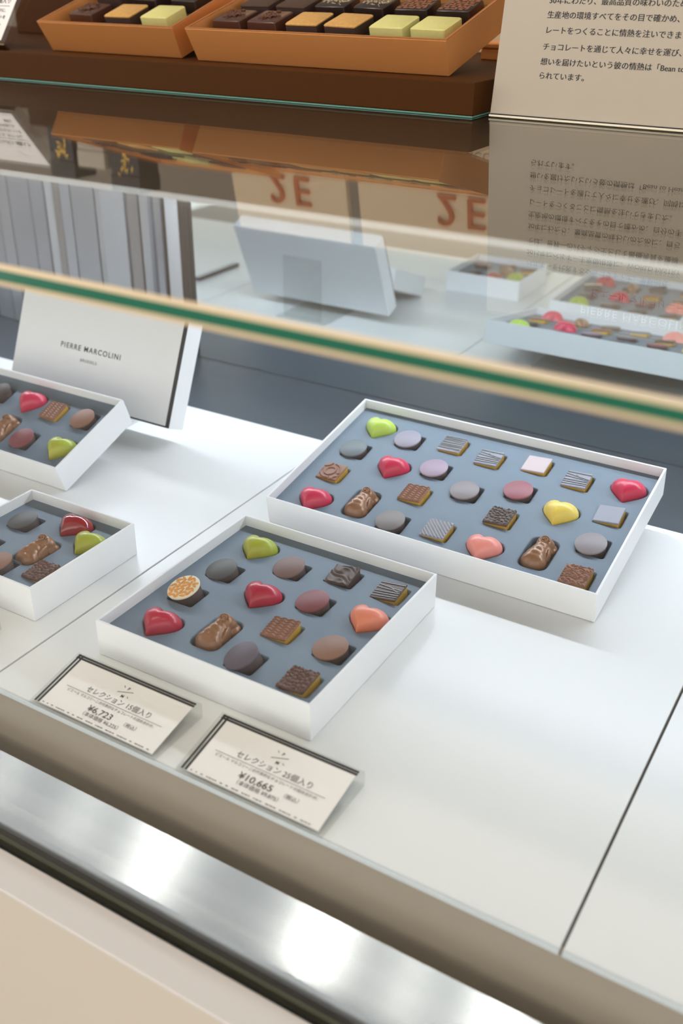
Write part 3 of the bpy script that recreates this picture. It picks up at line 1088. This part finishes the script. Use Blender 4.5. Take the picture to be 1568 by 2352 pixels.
def ganache(box_mtx, x, y, kind, label, group):
    e = bpy.data.objects.new('ganache_square', None)
    C.objects.link(e)
    e.empty_display_size = 0.01
    rnd = random.Random(int(x * 1000) + int(y * 7000))
    e.matrix_world = box_mtx @ Matrix.Translation(Vector((x, y, 0.0402)) * S) @ Matrix.Rotation(rnd.uniform(-.06, .06), 4, 'Z')
    tag(e, label, 'chocolate', group)
    hw = 0.0375

    def block(h0, h1, a, b, nm, m, key):
        def fn():
            mb = MB()
            vs, fs = [], []
            for q, z in ((a, h0), (b, h1 - 0.002), (b - 0.002, h1)):
                for p in rrect(q, q, 0.004, 3):
                    vs.append((p[0], p[1], z))
            n = len(vs) // 3
            for r in range(2):
                for i in range(n):
                    fs.append((r * n + i, r * n + (i + 1) % n, (r + 1) * n + (i + 1) % n, (r + 1) * n + i))
            fs.append(tuple(range(n - 1, -1, -1)))
            fs.append(tuple(range(2 * n, 3 * n)))
            return as_mesh(mb.add(vs, fs), nm, m)
        return place(nm, shared(('gan', key), fn), e)

    if kind in ('tan', 'pale', 'cocoa'):
        if kind != 'pale':
            block(0, 0.0225, hw, hw, 'truffle_base', MT['under'], ('b', kind))
        block(0.0227 if kind != 'pale' else 0, 0.027, hw, hw + 0.0003, 'dusted_top', MT[kind], ('t', kind))
    else:
        block(0, 0.027, hw + 0.001, hw - 0.001, 'coating', MT['nib'] if kind == 'nib' else MT['plain'], ('c', kind == 'nib'))
        if kind == 'nib':
            def fn():
                bm = MB()
                r2_ = random.Random(9)
                for _ in range(26):
                    px, py = r2_.gauss(0, 0.009), r2_.gauss(0, 0.009)
                    s_ = r2_.uniform(0.0022, 0.0042)
                    mt = Matrix.Translation((px, py, 0.028 + r2_.uniform(0, 0.004))) @ Matrix.Rotation(r2_.uniform(0, 6), 4, Vector((r2_.random(), r2_.random(), r2_.random() + .1)).normalized())
                    bm.box(-s_, s_, -s_ * .7, s_ * .7, -s_ * .5, s_ * .5, mt)
                return as_mesh(bm, 'cocoa_nibs', MT['nibs'], False)
            place('cocoa_nibs', shared(('nibs',), fn), e)
        elif kind == 'sprinkle':
            def fn():
                bm = MB()
                r2_ = random.Random(2)
                for _ in range(60):
                    px, py = r2_.uniform(-.03, .03), r2_.gauss(0, .012)
                    bm.box(-.0018, .0018, -.0006, .0006, 0, .0006, Matrix.Translation((px, py, .0271)) @ Matrix.Rotation(r2_.uniform(0, 3.1), 4, 'Z'))
                return as_mesh(bm, 'cream_flecks', MT['sprinkle'], False)
            place('cream_flecks', shared(('flk',), fn), e)
        elif kind == 'lace':
            place('leaf_pattern', leaf_mesh(MT['lace'], 'square', 0.034, 0.0274, 'lace'), e)
    return e


ga = 'chocolates in the smaller copper box'
copper_box((-1.9301, 1.9034, ZT + 0.0607), 17, 0.39, 0.40, 0.07, [
    (.072, .085, 'nib', 'brown square with nibs on top at the front left of the smaller copper box'),
    (.184, .085, 'tan', 'tan dusted square in the middle of the front row of the smaller copper box'),
    (.292, .085, 'pale', 'pale green dusted square at the front right of the smaller copper box'),
    (.072, .190, 'cocoa', 'dark dusted square at the left of the second row of the smaller copper box'),
    (.184, .190, 'plain', 'plain dark square in the middle of the second row of the smaller copper box'),
    (.300, .190, 'sprinkle', 'flecked dark square at the right of the second row of the smaller copper box'),
    (.072, .300, 'plain', 'plain dark square at the left of the back row of the smaller copper box'),
    (.184, .300, 'pale', 'pale green dusted square in the back row of the smaller copper box'),
    (.300, .300, 'lace', 'leaf lace square at the right of the back row, smaller copper box'),
], 'smaller copper coloured open box of square chocolates on the left of the brown board', ga)
gb = 'chocolates in the wider copper box'
fr, sr = 'in front row of wider copper box', 'in second row of wider copper box'
copper_box((-1.48, 1.884, ZT + 0.0607), 15, 0.60, 0.30, 0.07, [
    (.053, .088, 'nib', 'leftmost brown square with nibs on top ' + fr),
    (.145, .088, 'nib', 'second brown square with nibs on top ' + fr),
    (.243, .088, 'tan', 'left tan dusted square ' + fr),
    (.337, .088, 'tan', 'right tan dusted square ' + fr),
    (.442, .088, 'pale', 'left pale green dusted square ' + fr),
    (.534, .088, 'pale', 'right pale green dusted square ' + fr),
    (.057, .192, 'cocoa', 'leftmost dark dusted square ' + sr),
    (.153, .192, 'cocoa', 'second dark dusted square ' + sr),
    (.245, .200, 'sprinkle', 'left flecked dark square ' + sr),
    (.342, .200, 'sprinkle', 'right flecked dark square ' + sr),
    (.439, .198, 'lace', 'left leaf lace dark square ' + sr),
    (.534, .198, 'lace', 'right leaf lace dark square ' + sr),
], 'wider copper coloured open box of square chocolates in the middle of the brown board', gb)
# risers under the copper boxes and the low copper box behind
for x0, w, ry, rh, lab in ((-1.85, 0.23, 2.16, 0.060, 'low brown riser under the back of the smaller copper box'), (-1.36, 0.36, 2.10, 0.045, 'low brown riser under the back of the wider copper box')):
    r = tag(empty('box_riser', (x0, ry, ZT + 0.0605)), lab, 'riser')
    MB().box(0, w, 0, 0.05, 0, rh).build('riser_block', M_board, r, bevel=0.002)
cb = tag(empty('low_copper_box', (-0.99, 2.28, ZT + 0.0605)), 'low closed copper box at the right end of the board behind the sign', 'box')
MB().box(0, 0.17, 0, 0.14, 0, 0.022).build('box_base', M_copper, cb, bevel=0.002)
MB().box(-0.003, 0.173, -0.003, 0.143, 0.0222, 0.036).build('box_cover', M_copper, cb, bevel=0.004)

# acrylic price stand at the top left
ps = tag(empty('menu_stand', (-2.42, 1.855, ZT + 0.061), (rad(52), 0, 0)), 'slanted acrylic stand with white text card on the left end of the brown board', 'card stand')
MB().box(0, 0.40, 0, 0.19, 0.0, 0.022).build('acrylic_block', M_acryl, ps)
MB().box(0.0, 0.40, -0.004, -0.0004, 0.0, 0.022).build('steel_edge', mat('polished_edge', (150, 120, 90), 0.15, 0.9), ps)
MB().box(0.01, 0.385, 0.008, 0.182, 0.0222, 0.0232).build('paper_card', M_paper, ps)
tx = MB()
q = Matrix.Translation((0, 0, 0.0234))
for i, (t_, sz) in enumerate((('シャンサンカン ジャポン 9個入り', 0.0155), ('「ありがとう」をテーマに、', 0.0105), ('9種のチョコレートを', 0.0105), ('詰め合わせました。', 0.0105), ('（税込）', 0.0105))):
    text_mb(tx, t_, sz, 0.372, 0.105 - i * 0.0175 - (0.006 if i else 0), q, 'RIGHT', bold=0.0002)
tx.box(0.05, 0.372, 0.0965, 0.0975, 0, 0.0003, q)
tx.box(0.300, 0.335, 0.150, 0.1506, 0, 0.0003, q @ Matrix.Translation((0.3175, 0.15, 0)) @ Matrix.Rotation(0.5, 4, 'Z') @ Matrix.Translation((-0.3175, -0.15, 0)))
tx.build('lettering', M_ink, ps)

# ivory sign board with the printed story, standing on the glass
sg = tag(empty('story_sign', (-0.777, 1.85, ZT + 0.004), (rad(81), 0, 0)), 'tall ivory sign board with black Japanese text leaning on the glass top at the right', 'sign')
MB().box(0, 0.62, 0, 0.385, -0.016, 0).build('sign_panel', M_sign, sg, bevel=0.0015)
MB().box(0.001, 0.619, -0.0036, -0.0002, -0.014, 0.006).build('base_strip', mat('cream_strip', (232, 222, 196), 0.2), sg)
MB().box(0.002, 0.618, 0.0002, 0.0022, 0.0002, 0.0012).build('foot_shadow', M_ink, sg)  # contact shadow along the sign's foot, modelled as a black strip
tx = MB()
q = Matrix.Identity(4)
CH = 0.0126
for s_, body in ((.0665, 'られています。'), (.0895, '想いを届けたいという彼の情熱は「Bean to Heart」に'), (.1137, 'チョコレートを通じて人々に幸せを運び、同時に自分の'),
                 (.1405, 'レートをつくることに情熱を注いできました。'), (.1650, '生産地の環境すべてをその目で確かめ、自分の手でチョコ'),
                 (.1880, '30年にわたり、最高品質の味わいのために、自ら'), (.2170, 'では、世界一のパティシエとして最優秀賞を獲得'),
                 (.2405, '2015年にベルギー王室御用達に。WORLD PASTRY'), (.2635, 'ベルギーを代表するショコラティエ。革新的な')):
    for ox_ in (-0.00022, 0.00022):
        text_mb(tx, body, CH, 0.084 + ox_, s_, q, 'LEFT', 0.0004 + ox_ * 0.2, 1.0, sx=1.06)
tx.build('lettering', M_ink, sg, recalc=False)
tx = MB()
text_mb(tx, 'ピエール マルコリーニ', 0.0178, 0.31, 0.303, q, 'CENTER', 0.0004)
tx.build('red_lettering', M_redink, sg, recalc=False)
tx = MB()
text_mb(tx, 'PIERRE MARCOLINI', 0.0225, 0.31, 0.340, q, 'CENTER', 0.0004, 1.15)
tx.build('white_lettering', M_whiteink, sg, recalc=False)


# cream plaster plaques with copper letters behind the boxes (seen mirrored in the glass top)
def plaque(x0, w, y, z0, lean, hgt, label):
    r = tag(empty('plaster_plaque', (x0, y, z0), (rad(90 - lean), 0, 0)), label, 'plaque', 'cream plaster plaques')
    MB().box(0, w, 0, hgt, -0.02, 0).build('plaster_panel', M_plaster, r, bevel=0.002)
    return r


p1 = plaque(-1.88, 0.40, 2.47, ZT + 0.0605, 12, 0.42, 'cream plaster plaque with copper letters behind the smaller copper box')
p2 = plaque(-1.44, 0.52, 2.47, ZT + 0.0605, 12, 0.42, 'cream plaster plaque with copper letters behind the wider copper box')
for p, cx_ in ((p1, 0.19), (p2, 0.30)):
    tx = MB()
    for dx_, ch in ((-0.055, '2'), (0.03, 'E')):
        cu = MB()
        text_mb(cu, ch, 0.125, cx_ + dx_, 0.235, Matrix.Identity(4), 'LEFT', 0.0, bold=0.0)
        n0 = len(cu.v)
        tx.add([v_ + Vector((0, 0, 0.010)) for v_ in cu.v], cu.f)
        # side walls of the raised letters
        ed = {}
        for f in cu.f:
            for a_, b_ in zip(f, list(f[1:]) + [f[0]]):
                ed[(a_, b_)] = 1
        for (a_, b_) in list(ed):
            if (b_, a_) not in ed:
                tx.add([cu.v[a_] + Vector((0, 0, 0.0002)), cu.v[b_] + Vector((0, 0, 0.0002)), cu.v[b_] + Vector((0, 0, 0.01)), cu.v[a_] + Vector((0, 0, 0.01))], [(0, 1, 2, 3)])
    tx.build('copper_letters', M_cuplet, p, recalc=False)
tx = MB()
text_mb(tx, 'PIERRE MARCOLINI', 0.032, 0.47, 0.115, Matrix.Identity(4), 'RIGHT', 0.0006, 1.1)
tx.build('lettering', M_ink, p2, recalc=False)

# brown block carrying little gift boxes at the back left of the board
gbk = tag(empty('riser_block', (-2.50, 2.33, ZT + 0.0605)), 'brown block at the back left of the board carrying the gift boxes', 'riser')
MB().box(0, 0.42, 0, 0.14, 0, 0.135).build('block_body', M_board, gbk, bevel=0.002)
for (gx, gy, w_, h_, col, lab, has) in ((-2.46, 2.36, 0.10, 0.15, (34, 26, 24), 'dark gift box with gold ornament at the left end of the brown block', 1),
                                       (-2.34, 2.36, 0.105, 0.11, (190, 176, 156), 'cream gift box between the two dark gift boxes on the brown block', 0),
                                       (-2.21, 2.36, 0.11, 0.17, (40, 30, 26), 'dark gift box with gold ornament at the right end of the brown block', 1)):
    r = tag(empty('gift_box', (gx, gy, ZT + 0.196)), lab, 'gift box', 'gift boxes at the back of the board')
    m = mat('gift_card_%d_%d' % (col[0], has), col, 0.5)
    MB().box(0, w_, 0, 0.09, 0, h_ - 0.05).build('box_body', m, r, bevel=0.002)
    MB().box(-0.002, w_ + 0.002, -0.002, 0.092, h_ - 0.0498, h_).build('box_cover', m, r, bevel=0.002)
    if has:
        om = MB()
        rnd = random.Random(int(-gx * 100))
        for _ in range(16):
            lp = leaf_poly(w_ / 2 + rnd.gauss(0, .016), h_ - 0.085 + rnd.gauss(0, .018), rnd.uniform(0, 3), 0.018, 0.003)
            om.prism(lp, -0.0012, -0.0004, 'y')
        om.build('gold_ornament', M_gold, r)
    else:
        MB().box(0.01, w_ + 0.0, -0.004, -0.0025, 0.01, 0.035).build('gold_band', M_gold, r)
